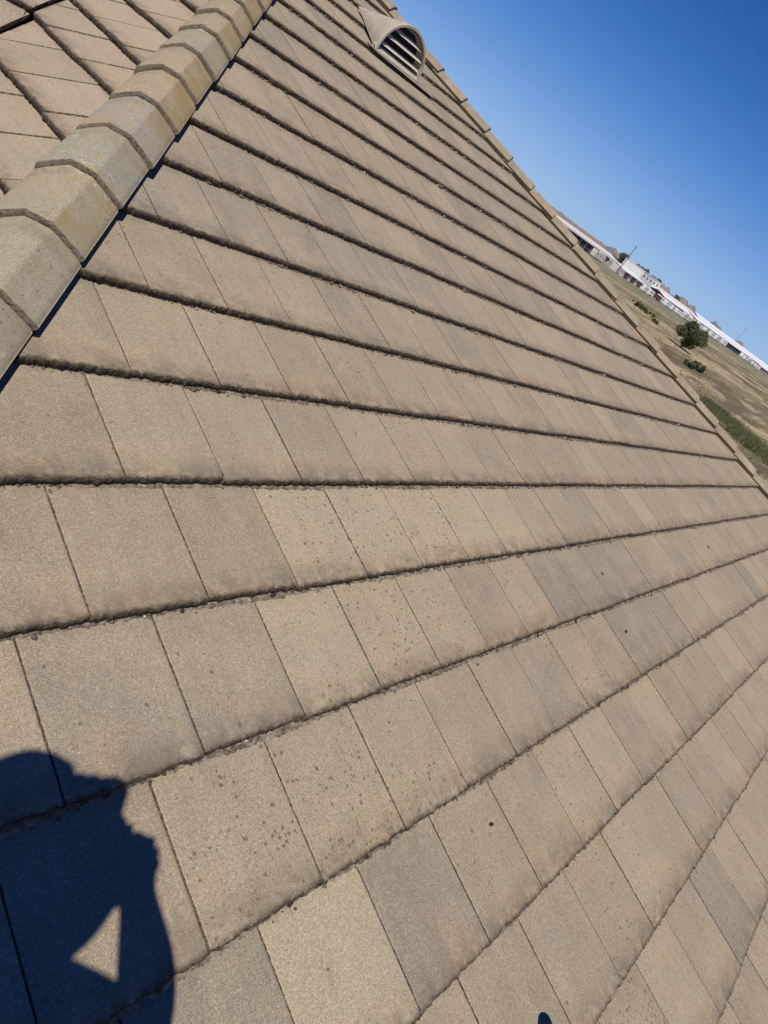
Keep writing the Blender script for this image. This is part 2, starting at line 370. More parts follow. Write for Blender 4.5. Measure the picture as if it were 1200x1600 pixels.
for vis, d, face, u0, u1, va, vb, k, i, kind, clip in cands:
    r = random.Random(hash((k * 1009 + i * 31 + {'main': 0, 'left': 5000, 'wing': 9000}[kind])) & 0xffffff)
    tint = None; spots = None; lab = None
    if kind == 'main':
        tint = FIXED.get((k, i)); spots = SPOT.get((k, i))
        if k >= 3 and tint is None and r.random() < 0.6:
            q_ = 1 + r.uniform(-0.07, 0.05); tint = tuple(x * q_ for x in r.choice(((0.292, 0.249, 0.196), (0.272, 0.237, 0.190), (0.312, 0.262, 0.202))))
        if (k, i) == LIGHT: tint = (0.366, 0.318, 0.232); lab = 'clean pale beige tile low in the roof'
        par = dict(jz=0.0011, jv=0.0032)
    else:
        q_ = 1 + r.uniform(-0.05, 0.05); tint = tuple(x * q_ for x in r.choice(((0.375, 0.290, 0.232), (0.355, 0.284, 0.225), (0.335, 0.280, 0.22), (0.368, 0.296, 0.228))))
        spots = 0.05; par = dict(jz=0.0018, jv=0.006, roll=0.0035)
    obj_ = vis == 0 and n_obj < 300
    fine = 2 if (vis == 0 and d < 4.2) else (1 if vis == 0 else 0)
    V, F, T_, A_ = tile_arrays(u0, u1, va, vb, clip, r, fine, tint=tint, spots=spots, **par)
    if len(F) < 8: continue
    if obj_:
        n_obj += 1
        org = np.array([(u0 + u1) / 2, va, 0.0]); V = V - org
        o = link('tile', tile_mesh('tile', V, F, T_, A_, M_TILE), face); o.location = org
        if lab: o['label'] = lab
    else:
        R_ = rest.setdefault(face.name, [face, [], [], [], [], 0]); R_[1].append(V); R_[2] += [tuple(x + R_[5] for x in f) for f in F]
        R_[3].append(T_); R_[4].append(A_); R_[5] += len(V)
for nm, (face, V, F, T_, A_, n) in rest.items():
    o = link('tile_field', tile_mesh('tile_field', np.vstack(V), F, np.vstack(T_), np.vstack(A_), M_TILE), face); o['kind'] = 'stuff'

# ------------------------------------------------------------------ hip caps
PROF = [(-0.256, -0.008), (-0.252, 0.0), (-0.222, 0.036), (-0.187, 0.0718), (-0.182, 0.0770), (-0.176, 0.0790), (-0.145, 0.0855), (-0.115, 0.0917), (-0.109, 0.0925), (-0.103, 0.0905), (-0.06, 0.0765), (-0.02, 0.062), (-0.005, 0.0555), (-0.001, 0.050)]
def cap_arrays(r, mirror, h, lat, t0, p0, tint, spots, L=0.415):
    T = 0.024; n = len(PROF)
    rows = [(0.004, 0.0, 1, True), (-0.0005, -0.003, 1, False), (0.0035, 0.0, 0.2, False), (0.02, 0.0, 0, False), (0.12, 0, 0, False), (0.24, 0, 0, False), (0.345, 0, 0, False), (L, 0, 0, False)]
    V = []; A = []
    tw = r.uniform(-0.006, 0.006); dl = r.uniform(-0.004, 0.004); sub = 3
    pts = []
    for i in range(n - 1):
        a, b = PROF[i], PROF[i + 1]; m = sub if math.dist(a, b) > 0.02 else 1
        for q in range(m): pts.append((a[0] + (b[0] - a[0]) * q / m, a[1] + (b[1] - a[1]) * q / m))
    pts.append(PROF[-1]); n = len(pts)
    for (y, dz, lp, bot) in rows:
        f_ = y / 0.346; s_ = 1.0 - 0.03 * max(0, f_)
        for i, (x, z) in enumerate(pts):
            nx_ = r.uniform(-1, 1)
            if bot: xx = -0.127 + (x + 0.127) * 0.90; zz = z - T
            else: xx = x; zz = z + dz
            xx = -0.127 + (xx + 0.127) * s_; zz = zz + T * 0.95 * (1 - f_) - 0.017
            zz += 0.0006 * nx_ + tw * (xx + 0.127); yy = y + (0.0016 * nx_ if y < 0.01 else 0)
            xl = (xx + dl) * mirror
            P = p0 + h * (t0 + yy) + lat * xl; V.append([P[0], P[1], P[2] + zz]); A.append((max(0, y) * 2 + 0.1, lp, spots * (0.2 if i < n * 0.60 else 1.0)))
    F = []
    m = len(rows)
    for j in range(m - 1):
        for i in range(n - 1):
            a = j * n + i; F.append((a, a + 1, a + n + 1, a + n))
    # long sides
    base = len(V)
    for i in (0, n - 1):
        for j in range(1, m):
            p = list(V[j * n + i]); p[2] -= T * 1.2; p_in = lat * (0.004 * (1 if i == 0 else -1) * mirror); V.append([p[0] + p_in[0], p[1] + p_in[1], p[2]]); A.append((0.1, 0.9, 0))
    for s_, i in enumerate((0, n - 1)):
        for j in range(1, m - 1):
            a = j * n + i; b = base + s_ * (m - 1) + (j - 1)
            F.append((a, a + n, b + 1, b))
        F.append((i, n + i, base + s_ * (m - 1)))
    F.append((base + m - 2, base, base + m - 1, base + 2 * m - 3))
    return np.array(V), F, np.array([tint] * len(V)), np.array(A)
CAPT = [(0.315, 0.288, 0.232)] * 2 + [(0.310, 0.285, 0.225), (0.312, 0.280, 0.228), (0.322, 0.288, 0.225), (0.315, 0.284, 0.238), (0.315, 0.286, 0.240), (0.345, 0.290, 0.200), (0.345, 0.288, 0.198), (0.315, 0.285, 0.228), (0.315, 0.280, 0.212), (0.325, 0.280, 0.20), (0.35, 0.285, 0.185), (0.35, 0.285, 0.185)] + [(0.33, 0.285, 0.205)] * 12
def hip_row(p0, slope, mirror, ts, label, tints, spots):
    h = np.array([slope, 1.0, 0.0]); h /= np.linalg.norm(h); lat = np.array([abs(h[1]), -h[0], 0.0]) if mirror > 0 else np.array([h[1], -h[0], 0.0])
    # mortar bed and board under the caps
    b = MB(); t_a, t_b = ts[0] - 0.1, ts[-1] + 0.3; P = []
    for t in (t_a, t_b):
        for x, z in ((-0.235, -0.10), (-0.235, -0.035), (-0.175, 0.045), (-0.11, 0.058), (-0.05, 0.03), (-0.045, -0.10)):
            q = p0 + h * t + lat * x * mirror; P.append((q[0], q[1], z))
    b.add(P, [(i, (i + 1) % 6, 6 + (i + 1) % 6, 6 + i) for i in range(6)] + [(5, 4, 3, 2, 1, 0), (6, 7, 8, 9, 10, 11)])
    bed = b.build('hip_ridge', M_MORTAR, house, mtx=M_ROOF); bed['label'] = label
    for j, t in enumerate(ts):
        r = random.Random(int(t * 1000) + mirror)
        V, F, T_, A_ = cap_arrays(r, mirror, h, lat, t + r.uniform(-0.004, 0.004), p0, tuple(x * r.uniform(0.95, 1.05) for x in tints[j % len(tints)]), spots * r.uniform(0.6, 1.0))
        org = V.mean(0); me = tile_mesh('hip_cap', V - org, F, T_, A_, M_CAP)
        o = link('hip_cap', me, bed); o.location = org
        for p in me.polygons: pass
hip_row(np.array([HIP_U0, 0, 0.0]), HIP_S, 1, [0.852 + 0.346 * j for j in range(-4, 19)], 'left hip line of stepped olive grey caps', CAPT, 1.0)
hip_row(np.array([RH_U0, 0, 0.0]), RH_S, -1, [(0.119 + 0.3054 * j) * 1.1787 for j in range(-6, 19)], 'far right hip line of caps seen edge on against the sky', [(0.262, 0.222, 0.165), (0.248, 0.210, 0.158)], 0.25)

# other slopes of the roof (hidden side), walls under the eaves
b = MB()
ap = rw(4.02, 6.13, -0.04); e1 = rw(9.6, -3.0, -0.04)
b.add([ap, e1, (e1.x, 12.0, e1.z), (ap.x, 12.0, ap.z)], [(0, 1, 2, 3)])
b.add([(ap.x, 5.9, ap.z), (ap.x, 12, ap.z), (-3.2, 12, ap.z - 2.5), (-3.2, 5.9, ap.z - 2.5)], [(0, 3, 2, 1)])
rs = b.build('roof_slope', M_FELT, house)
b = MB(); b.quadbox((-2.2, -2.5, 0), (9.0, 11.4, 4.72)); b.build('wall', M_STUCCO, house)
b = MB(); b.quadbox((-2.9, -3.22, 4.86), (9.7, -3.16, 4.985)); b.build('fascia_board', plain('fascia_paint', (0.5, 0.45, 0.38)), house)

# ------------------------------------------------------------------ dormer vent on the slope
b = MB(); UC, VF, R_ = 3.765, 4.06, 0.285; N_ = 28; HT = 0.30
def arch(fr, s, zoff=0.0):
    out = []
    for i in range(N_ + 1):
        a = math.pi * i / N_; x = -math.cos(a) * R_ * s; z = math.sin(a) ** 0.92 * HT * s
        out.append((UC + x * 1.0 - 0.085 * fr, VF + fr * 0.68 + 0.30 * z, 0.032 + z * CP + zoff))
    return out
P = []; rings = [(0, 1.0), (0.06, 0.955), (0.2, 0.82), (0.4, 0.62), (0.6, 0.42), (0.8, 0.215), (0.93, 0.09), (1.0, 0.02)]
for fr, s in rings: P += arch(fr, s)
m_ = N_ + 1; F = [(j * m_ + i, j * m_ + i + 1, (j + 1) * m_ + i + 1, (j + 1) * m_ + i) for j in range(len(rings) - 1) for i in range(N_)]
b.add(P, F)
hood = b.build('roof_vent', M_VENT, house, True, mtx=M_ROOF); hood['label'] = 'tan half round metal roof vent with louvers near the top of the slope'
b = MB(); P = []
ro = arch(-0.012, 1.012); ri = arch(-0.012, 0.955); ro2 = arch(0.02, 1.005); ri2 = arch(0.03, 0.95)
b.add(ro + ri + ro2 + ri2, [f for i in range(N_) for f in ((i, i + 1, m_ + i + 1, m_ + i), (2 * m_ + i, i, i + 1, 2 * m_ + i + 1)[::-1], (m_ + i, m_ + i + 1, 3 * m_ + i + 1, 3 * m_ + i))])
b.build('vent_rim', M_VENT, hood)
b = MB(); bk = arch(0.12, 0.86); b.add(bk, [tuple(range(len(bk)))]); b.build('vent_shade_sheet', M_DARK, hood)  # near-black sheet stands in for the shade inside the opening
for q in range(4):
    z0 = 0.058 + q * 0.064; hw_ = R_ * 0.93 * math.sqrt(max(0.02, 1 - ((z0 + 0.01 - 0.0) / (HT * 1.0)) ** 2)); b = MB()
    v0 = VF + 0.30 * z0 + 0.012
    P = []
    for (dy, dz) in ((0.0, 0.0), (-0.003, -0.004), (0.030, 0.020), (0.033, 0.024)):
        for sx in (-1, 1): P.append((UC + sx * hw_ * (1 - 0.4 * max(0, dy)), v0 + dy, 0.032 + z0 + dz * 0.62))
    b.add(P, [(0, 1, 3, 2), (2, 3, 5, 4), (4, 5, 7, 6), (6, 7, 1, 0)])
    b.build('louver', M_SLAT, hood)
b = MB()
for sx in range(1):
    # folded sill and wide flashing apron lying over the course below
    P = [(UC - 0.30, VF - 0.01, 0.040), (UC + 0.31, VF - 0.01, 0.040), (UC + 0.31, VF + 0.05, 0.066), (UC - 0.30, VF + 0.05, 0.066)]
    b.add(P + [(p[0], p[1], p[2] - 0.02) for p in P], [(0, 1, 2, 3), (4, 5, 1, 0), (7, 6, 5, 4)])
b.build('sill', M_VENT, hood)
b = MB()
P = [(UC - 0.37, VF - 0.02, 0.040), (UC - 0.28, VF - 0.045, 0.038), (UC + 0.10, VF - 0.06, 0.036), (UC + 0.52, VF - 0.065, 0.030), (UC + 0.44, VF + 0.05, 0.036), (UC - 0.36, VF + 0.05, 0.036)]
b.add(P + [(p[0], p[1], p[2] - 0.0022) for p in P], [(0, 1, 2, 3, 4, 5), (11, 10, 9, 8, 7, 6)] + [(i, i + 6, (i + 1) % 6 + 6, (i + 1) % 6) for i in range(6)])
b.build('flashing', plain('vent_flashing', (0.25, 0.21, 0.165), 0.6, 0.2, 12), hood)

# ------------------------------------------------------------------ grit, crust and moss along the lips
def rock_mesh(n_side=1):
    bm = bmesh.new(); bmesh.ops.create_icosphere(bm, subdivisions=n_side, radius=1.0)
    V = np.array([v.co[:] for v in bm.verts]); F = [[v.index for v in f.verts] for f in bm.faces]; bm.free(); return V, F
RV, RF = rock_mesh(1); RF = np.array(RF)
def surf_z(k, v):           # height of the surface of course k at v
    va, vb = V_K[k] * G, V_K[k + 1] * G; return 0.029 * (1 - (v - va) / (vb - va))
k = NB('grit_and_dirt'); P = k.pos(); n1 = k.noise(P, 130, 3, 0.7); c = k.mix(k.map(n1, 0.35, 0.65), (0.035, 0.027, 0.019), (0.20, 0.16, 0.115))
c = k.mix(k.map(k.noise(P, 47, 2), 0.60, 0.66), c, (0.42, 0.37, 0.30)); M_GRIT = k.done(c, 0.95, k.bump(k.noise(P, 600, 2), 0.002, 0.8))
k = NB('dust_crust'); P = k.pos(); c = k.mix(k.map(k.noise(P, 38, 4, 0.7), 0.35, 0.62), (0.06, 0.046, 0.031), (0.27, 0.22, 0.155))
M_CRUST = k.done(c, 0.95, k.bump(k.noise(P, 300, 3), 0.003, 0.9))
M_MOSS = plain('dark_moss', (0.028, 0.023, 0.017), 0.95, 0.5, 60, 0.002, 200)
GV = []; GF = []; gn = 0; CV = []; CF = []
for kk in sorted(V_K):
    if kk - 1 not in V_K or kk > 15: continue
    vk = V_K[kk] * G; ua = HIP_U0 + HIP_S * vk + 0.02; ub = RH_U0 + RH_S * vk
    u = ua; dens_ph = rng.uniform(0, 9)
    while u < ub:
        d = math.hypot(u - CAMP[0], vk - CAMP[1]); step = 0.0030 + 0.0008 * d
        act = 0.5 + 0.5 * math.sin(u * 2.1 + dens_ph) + 0.4 * math.sin(u * 7.7 + dens_ph * 3)
        near_hip = min(1.0, max(0.0, (u - ua) / 0.9)) if kk > -1 else 1.0
        if rng.random() < (0.35 + 0.5 * act) * (0.18 + 0.82 * near_hip):
            s = rng.choice((0.0013, 0.0016, 0.002, 0.0025, 0.003, 0.0042)) * rng.uniform(0.8, 1.4) * (1 + 0.22 * d)
            if rng.random() < 0.03: s *= 1.7
            v = vk - abs(rng.gauss(0, 0.0065)) * (1 if kk < 4 else 0.8) + 0.002
            X = RV * (1 + nrg.uniform(-0.3, 0.3, (len(RV), 1))) * s * np.array([rng.uniform(0.8, 1.6), rng.uniform(0.7, 1.2), rng.uniform(0.5, 0.9)])
            X = X + np.array([u, v, surf_z(kk - 1, v) + s * 0.35]); GV.append(X); GF.append(RF + gn); gn += len(X)
        u += step * rng.uniform(0.5, 1.5)
    # ragged crust sheet with a little thickness
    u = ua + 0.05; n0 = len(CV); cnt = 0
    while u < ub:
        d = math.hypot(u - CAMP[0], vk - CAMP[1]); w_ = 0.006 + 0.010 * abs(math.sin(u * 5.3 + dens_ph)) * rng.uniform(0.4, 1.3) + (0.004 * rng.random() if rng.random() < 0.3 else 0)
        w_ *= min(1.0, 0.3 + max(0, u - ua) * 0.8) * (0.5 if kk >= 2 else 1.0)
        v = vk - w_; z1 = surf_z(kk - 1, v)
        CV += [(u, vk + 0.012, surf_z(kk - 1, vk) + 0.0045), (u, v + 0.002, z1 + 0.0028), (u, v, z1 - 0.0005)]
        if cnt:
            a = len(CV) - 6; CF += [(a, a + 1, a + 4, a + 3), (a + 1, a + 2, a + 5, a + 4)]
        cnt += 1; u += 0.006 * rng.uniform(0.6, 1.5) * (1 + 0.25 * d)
me = bpy.data.meshes.new('grit'); GVn = np.vstack(GV); GFn = np.vstack(GF)
me.vertices.add(len(GVn)); me.vertices.foreach_set('co', GVn.ravel()); me.loops.add(len(GFn) * 3); me.loops.foreach_set('vertex_index', GFn.ravel())
me.polygons.add(len(GFn)); me.polygons.foreach_set('loop_start', np.arange(len(GFn)) * 3); me.polygons.foreach_set('loop_total', np.full(len(GFn), 3)); me.update(); me.validate(); me.materials.append(M_GRIT)
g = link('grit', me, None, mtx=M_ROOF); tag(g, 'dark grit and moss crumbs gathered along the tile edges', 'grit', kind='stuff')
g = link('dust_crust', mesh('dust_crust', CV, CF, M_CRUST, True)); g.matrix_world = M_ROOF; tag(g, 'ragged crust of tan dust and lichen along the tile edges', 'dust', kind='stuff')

def ray_roof(px, py, z=0.02):
    r = CAMR.T @ np.array([(px - 600) / FPX, (py - 800) / FPX, 1.0]); s = (z - CAMP[2]) / r[2]; return CAMP + s * r
bm = bmesh.new(); bmesh.ops.create_icosphere(bm, subdivisions=2, radius=1.0)
for v in bm.verts: v.co *= 1 + rng.uniform(-0.22, 0.22)
moss_me = bpy.data.meshes.new('moss_clump'); bm.to_mesh(moss_me); bm.free(); moss_me.materials.append(M_MOSS)
def lump(px, py, s, label, group=None, z=0.012, name='moss_clump', cat='moss'):
    q = ray_roof(px, py, z)
    if group:
        kk_ = min(V_K, key=lambda a: abs(V_K[a] * G - q[1])); q[1] = V_K[kk_] * G - 0.006; q[2] = surf_z(kk_ - 1, q[1]) + s * 0.4
    o = link(name, moss_me); o.matrix_world = M_ROOF @ Matrix.Translation(q) @ Matrix.Rotation(rng.uniform(0, 6), 4, 'Z') @ Matrix.Diagonal((s * 1.5, s, s * 0.7, 1))
    tag(o, label, cat, group)
ORD0 = ['topmost', 'second', 'third', 'fourth', 'fifth', 'sixth', 'seventh', 'eighth', 'ninth', 'tenth', 'eleventh', 'twelfth', 'thirteenth', 'fourteenth', 'fifteenth', 'sixteenth', 'seventeenth', 'eighteenth', 'lowest']
for li_, (px, py, s) in enumerate(sorted(((430, 930, .008), (291, 959, .006), (548, 915, .005), (578, 1343, .007), (985, 1076, .009), (940, 1106, .008), (903, 972, .009), (878, 1371, .007), (1127, 1113, .008), (1062, 1181, .007), (1080, 911, .007), (660, 1590, .008), (460, 1418, .006), (726, 664, .008), (1090, 1360, .008), (1162, 1504, .008), (345, 612, .007), (975, 1540, .005), (850, 1006, .007)), key=lambda t_: t_[1])):
    lump(px, py, s, 'black lump of moss lodged in a tile edge, ' + ORD0[li_] + (' from the top of the photo' if 0 < li_ < 18 else ' of all in the photo'), 'moss lumps lodged along the tile edges')
lump(941, 897, .0085, 'round black speck of moss alone on a grey tile, nearer the top of two', z=.014)
lump(978, 987, .0085, 'round black speck of moss alone on a grey tile, lower of two', z=.014)
lump(768, 1288, .006, 'small dark speck on a tan tile low in the middle of the slope', z=.014)
bm = bmesh.new()
lf = [bm.verts.new(p) for p in ((-.02, 0, 0), (-.008, .008, .004), (.012, .007, .006), (.024, 0, .002), (.01, -.008, .005), (-.008, -.007, .002))]
bm.faces.new(lf); bmesh.ops.solidify(bm, geom=bm.faces[:], thickness=.0012); lm_ = bpy.data.meshes.new('dry_leaf'); bm.to_mesh(lm_); bm.free()
o = link('dry_leaf', lm_, mat=plain('leaf_rust', (0.25, 0.07, 0.03), 0.7)); o.matrix_world = M_ROOF @ Matrix.Translation(ray_roof(1107, 855, .018)) @ Matrix.Rotation(0.7, 4, 'Z'); tag(o, 'tiny curled rust red leaf on the tiles at the right', 'leaf')

# unseen pipe, added below the view to cast the shadow tip
b = MB(); b.tube((0, 0, 0), (0, 0, 0.278), 0.026, seg=20); b.tube((0, 0, 0.278), (0, 0, 0.290), 0.026, 0.018, seg=20); b.tube((0, 0, 0), (0, 0, 0.05), 0.07, 0.03, seg=20)
pp = empty('shadow_pipe', rw(0.525, -1.675, 0.0)); tag(pp, 'unseen short dark pipe added to cast the shadow tip at the bottom edge', 'pipe')
b.build('pipe', plain('pipe_black', (0.03, 0.03, 0.035), 0.6), pp, True)

# ------------------------------------------------------------------ ground
def gpt(px, py, z=0.0):
    r = M3 @ (CAMR.T @ np.array([(px - 600) / FPX, (py - 800) / FPX, 1.0])); s = (z - cw.z) / r[2]
    return Vector((cw.x + s * r[0], cw.y + s * r[1], z))
k = NB('dry_field'); P = k.pos()
Ps = k.scale(P, 0.20, 1.0, 1)
c = k.mix(k.map(k.noise(Ps, 0.045, 7, 0.68, 0.5), 0.44, 0.56), (0.135, 0.102, 0.052), (0.325, 0.262, 0.138))
c = k.mix(k.map(k.noise(Ps, 0.10, 7, 0.72, 0.8), 0.50, 0.56, 0, 0.9), c, (0.46, 0.375, 0.225))
c = k.mix(k.map(k.noise(Ps, 0.08, 6, 0.72, 0.4), 0.53, 0.58, 0, 0.8), c, (0.095, 0.068, 0.042))
c = k.mix(k.map(k.noise(k.scale(P, 1.3, 1, 1), 0.018, 7, 0.7), 0.54, 0.62, 0, 0.7), c, (0.085, 0.092, 0.040))
c = k.mix(k.map(k.noise(Ps, 0.3, 5, 0.7), 0.50, 0.60, 0, 0.5), c, (0.33, 0.26, 0.15))
c = k.mix(k.map(k.noise(Ps, 0.9, 3, 0.6), 0.4, 0.62, 0, 0.5), c, (0.12, 0.095, 0.06))
sx = k.n('ShaderNodeSeparateXYZ'); k.l(P, sx.inputs[0])
band = k.math('MULTIPLY', k.map(k.math('ADD', sx.outputs[1], k.math('MULTIPLY', k.noise(P, 0.03, 3), 30)), 118, 142), k.map(sx.outputs[1], 700, 400, 0, 1))
c = k.mix(k.math('MULTIPLY', band, 0.75), c, (0.16, 0.165, 0.105))
M_FIELD = k.done(c, 0.95, k.bump(k.noise(P, 1.4, 5, 0.7), 0.5, 0.7))
gv = [(-9000, -9000, 0), (9000, -9000, 0), (9000, 9000, 0), (-9000, 9000, 0)]
tag(link('ground', mesh('ground', gv, [(0, 1, 2, 3)], M_FIELD)), kind='structure')
YF = 157.0
k = NB('storage_yard'); P = k.pos(); c = k.mix(k.map(k.noise(P, 0.2, 4), 0.3, 0.7), (0.20, 0.18, 0.155), (0.30, 0.275, 0.235)); M_YARD = k.done(c, 0.95)
tag(link('yard', mesh('yard', [(230, YF, .03), (1400, YF, .03), (1400, 235, .03), (230, 235, .03)], [(0, 1, 2, 3)], M_YARD)), kind='structure')

# ------------------------------------------------------------------ foliage
def leaf_mat(name, a, b_):
    k = NB(name); P = k.pos(); n = k.noise(P, 1.1, 3, 0.6); n2 = k.noise(P, 9.0, 2)
    c = k.mix(k.map(n, 0.3, 0.7), a, b_); c = k.mix(k.map(n2, 0.35, 0.65, 0, 0.4), c, tuple(x * 1.5 for x in b_)); return k.done(c, 0.8, None, 0.2)
M_LEAF = leaf_mat('olive_leaves', (0.038, 0.046, 0.022), (0.098, 0.108, 0.050))
M_GREEN = leaf_mat('green_leaves', (0.040, 0.055, 0.022), (0.090, 0.108, 0.042))
M_GREY = leaf_mat('far_leaves', (0.065, 0.072, 0.052), (0.115, 0.120, 0.085))
M_BARK = plain('bark', (0.075, 0.055, 0.04), 0.95, 0.3, 8)
def leaves(lobes, n, size, seed):
    q = np.random.default_rng(seed); w_ = np.array([l[3] * l[4] * l[5] for l in lobes]) ** 0.8; w_ /= w_.sum(); idx = q.choice(len(lobes), n, p=w_)
    L = np.array(lobes)[idx]; d = q.normal(size=(n, 3)); d /= np.linalg.norm(d, axis=1)[:, None]; rr = q.uniform(0.35, 1.08, n) ** 0.6
    C_ = L[:, :3] + d * L[:, 3:6] * rr[:, None]; C_ = C_[C_[:, 2] > 0.05]; n = len(C_)
    a = q.normal(size=(n, 3)); a /= np.linalg.norm(a, axis=1)[:, None]; t = q.normal(size=(n, 3)); b_ = np.cross(a, t); b_ /= np.linalg.norm(b_, axis=1)[:, None]
    s = size * q.uniform(0.5, 1.4, n)[:, None]
    V = np.stack([C_ - a * s, C_ + b_ * s * 0.55, C_ + a * s, C_ - b_ * s * 0.55], 1).reshape(-1, 3)
    return V, np.arange(4 * n).reshape(-1, 4)
def plant(name, loc, lobes, n, size, mat, label, cat, group=None, trunk=None, seed=1):
    t = empty(name, loc); tag(t, label, cat, group)
    V, F = leaves(lobes, n, size, seed); link('crown' if trunk else 'foliage', mesh('leaf', V, F, mat), t)
    b = MB()
    if trunk:
        h, r0 = trunk; b.tube((0, 0, -0.1), (0.06 * h, 0.03 * h, h * 0.5), r0, r0 * 0.7); b.tube((0.06 * h, 0.03 * h, h * 0.5), (0, 0.1, h), r0 * 0.7, r0 * 0.25)
        for l in lobes[:6]: b.tube((0.05 * h, 0.02 * h, h * 0.42), (l[0] * .8, l[1] * .8, l[2]), r0 * 0.4, r0 * 0.1, 5)
        b.build('trunk', M_BARK, t)
    else:
        for i in range(7): b.tube((0, 0, -0.05), (lobes[i % len(lobes)][0], lobes[i % len(lobes)][1], lobes[i % len(lobes)][2]), 0.05, 0.015, 5)
        b.build('stem', M_BARK, t)
    return t
def lobes(seed, n, rx, ry, z0, z1, r0, r1):
    q = random.Random(seed); out = []
    for _ in range(n):
        a = q.uniform(0, 6.28); rr = q.random() ** 0.5; z = q.uniform(z0, z1); f_ = 1 - 0.4 * abs((z - (z0 + z1) / 2) / max(.1, (z1 - z0) / 2)); r = q.uniform(r0, r1)
        out.append((math.cos(a) * rx * rr * f_, math.sin(a) * ry * rr * f_, z, r, r, r * 0.8))
    return out
p = gpt(1063, 543); plant('tree', p, lobes(3, 40, 3.0, 3.0, 1.2, 4.9, 0.7, 1.3), 16000, 0.15, M_LEAF, 'lone low bushy tree with a round dark olive crown in the dry field', 'tree', None, (3.4, 0.20), 5)
for px, py, sx_, h, n, lab in ((1000, 483, 3.2, 1.0, 900, 'low green bush at the roof edge, left of the lone tree'), (1012, 492, 2.6, 0.8, 700, 'small green bush between the lone tree and the roof edge'), (1022, 504, 1.6, .7, 500, 'smallest green bush in the strip below the storage yard'),
        (1086, 577, 1.5, 1.1, 1100, 'dark green bush in the field just below the lone tree'), (1074, 572, 1.4, 0.8, 700, 'paler green bush touching the dark one below the lone tree'),
        (943, 408, 3.0, 2.4, 700, 'dark round bush by the fence of the storage yard'), (893, 358, 3.0, 2.8, 600, 'dark bush in front of the grey shed at the far left of the yard'), (903, 367, 3.2, 3.0, 600, 'second dark bush in front of the grey shed'), (933, 399, 1.6, 1.2, 300, 'small shrub beside the white trailer in the yard')):
    plant('bush', gpt(px, py), lobes(int(px), 16, sx_, sx_, h * 0.2, h, h * 0.25, h * 0.5), n * 2, 0.16 if py > 450 else 0.3, M_GREEN if py > 450 else M_LEAF, lab, 'bush', None, None, int(px))
# strip of tall green grass at the near edge of the field
q = np.random.default_rng(4); nb = 26000
a0 = gpt(1115, 640); a1 = gpt(1205, 722); t = q.uniform(-0.25, 1.4, nb); wd = q.normal(0, 1.0, nb) * (3.4 + 1.2 * np.sin(t * 9) + 0.9 * np.sin(t * 31)); dr = (a1 - a0); pr = Vector((-dr.y, dr.x, 0)).normalized()
X = a0.x + dr.x * t + pr.x * wd; Y = a0.y + dr.y * t + pr.y * wd; keep = np.sin(X * 1.1) + np.sin(Y * 1.7 + X) + q.normal(0, .7, nb) > 0.5; X = X[keep]; Y = Y[keep]; nb = len(X)
H_ = q.uniform(0.2, 0.8, nb); an = q.uniform(0, 3.14, nb); lx = q.normal(0, .16, nb); ly = q.normal(0, .16, nb); ww = 0.05
V = np.stack([np.stack([X - np.cos(an) * ww, Y - np.sin(an) * ww, np.zeros(nb)], 1), np.stack([X + np.cos(an) * ww, Y + np.sin(an) * ww, np.zeros(nb)], 1), np.stack([X + lx, Y + ly, H_], 1)], 1).reshape(-1, 3)
tag(link('tall_grass', mesh('tall_grass', V, np.arange(3 * nb).reshape(-1, 3), leaf_mat('grass_blades', (0.052, 0.060, 0.026), (0.125, 0.125, 0.058)))), 'strip of tall green grass along the near edge of the field', 'grass', kind='stuff')
q = np.random.default_rng(9); nb = 22000
X = q.uniform(55, 330, nb); Y = q.uniform(-20, 150, nb); sel = np.sin(X * .13 + Y * .07) + np.sin(X * .05 - Y * .11) + q.normal(0, .8, nb) > 0.9; X = X[sel]; Y = Y[sel]; nb = len(X)
H_ = q.uniform(0.15, 0.45, nb); an = q.uniform(0, 3.14, nb); lx = q.normal(0, .1, nb); ly = q.normal(0, .1, nb); ww = 0.12
V = np.stack([np.stack([X - np.cos(an) * ww, Y - np.sin(an) * ww, np.zeros(nb)], 1), np.stack([X + np.cos(an) * ww, Y + np.sin(an) * ww, np.zeros(nb)], 1), np.stack([X + lx, Y + ly, H_], 1)], 1).reshape(-1, 3)
tag(link('dry_grass', mesh('dry_grass', V, np.arange(3 * nb).reshape(-1, 3), leaf_mat('straw', (0.17, 0.13, 0.07), (0.31, 0.25, 0.145)))), 'tufts of dry straw coloured grass across the field', 'grass', kind='stuff')

# ------------------------------------------------------------------ storage yard, buildings, houses
M_WROOF = plain('white_metal_roof', (0.78, 0.77, 0.75), 0.45, 0.05, .2)
M_PROOF = plain('pale_pink_roof', (0.60, 0.52, 0.48), 0.6, 0.06, .2)
M_WHITE = plain('white_paint', (0.74, 0.73, 0.70), 0.5, 0.05, .6)
M_CREAM = plain('cream_wall', (0.58, 0.53, 0.46), 0.8, 0.06, .3)
M_GREYW = plain('grey_wall', (0.26, 0.25, 0.24), 0.8, 0.15, .3)
M_MAROON = plain('maroon_door', (0.135, 0.018, 0.018), 0.5, 0.12, 1)
M_GLASS = plain('dark_window', (0.02, 0.025, 0.03), 0.15, 0.1, 1, spec=0.6)
M_BROOF = plain('brown_shingle_roof', (0.185, 0.155, 0.130), 0.9, 0.2, .3)
M_GROOF = plain('grey_shingle_roof', (0.135, 0.135, 0.135), 0.9, 0.2, .3)
M_POST = plain('steel_post', (0.30, 0.30, 0.30), 0.5, 0.1, 1)
M_TYRE = plain('tyre', (0.02, 0.02, 0.02), 0.9)
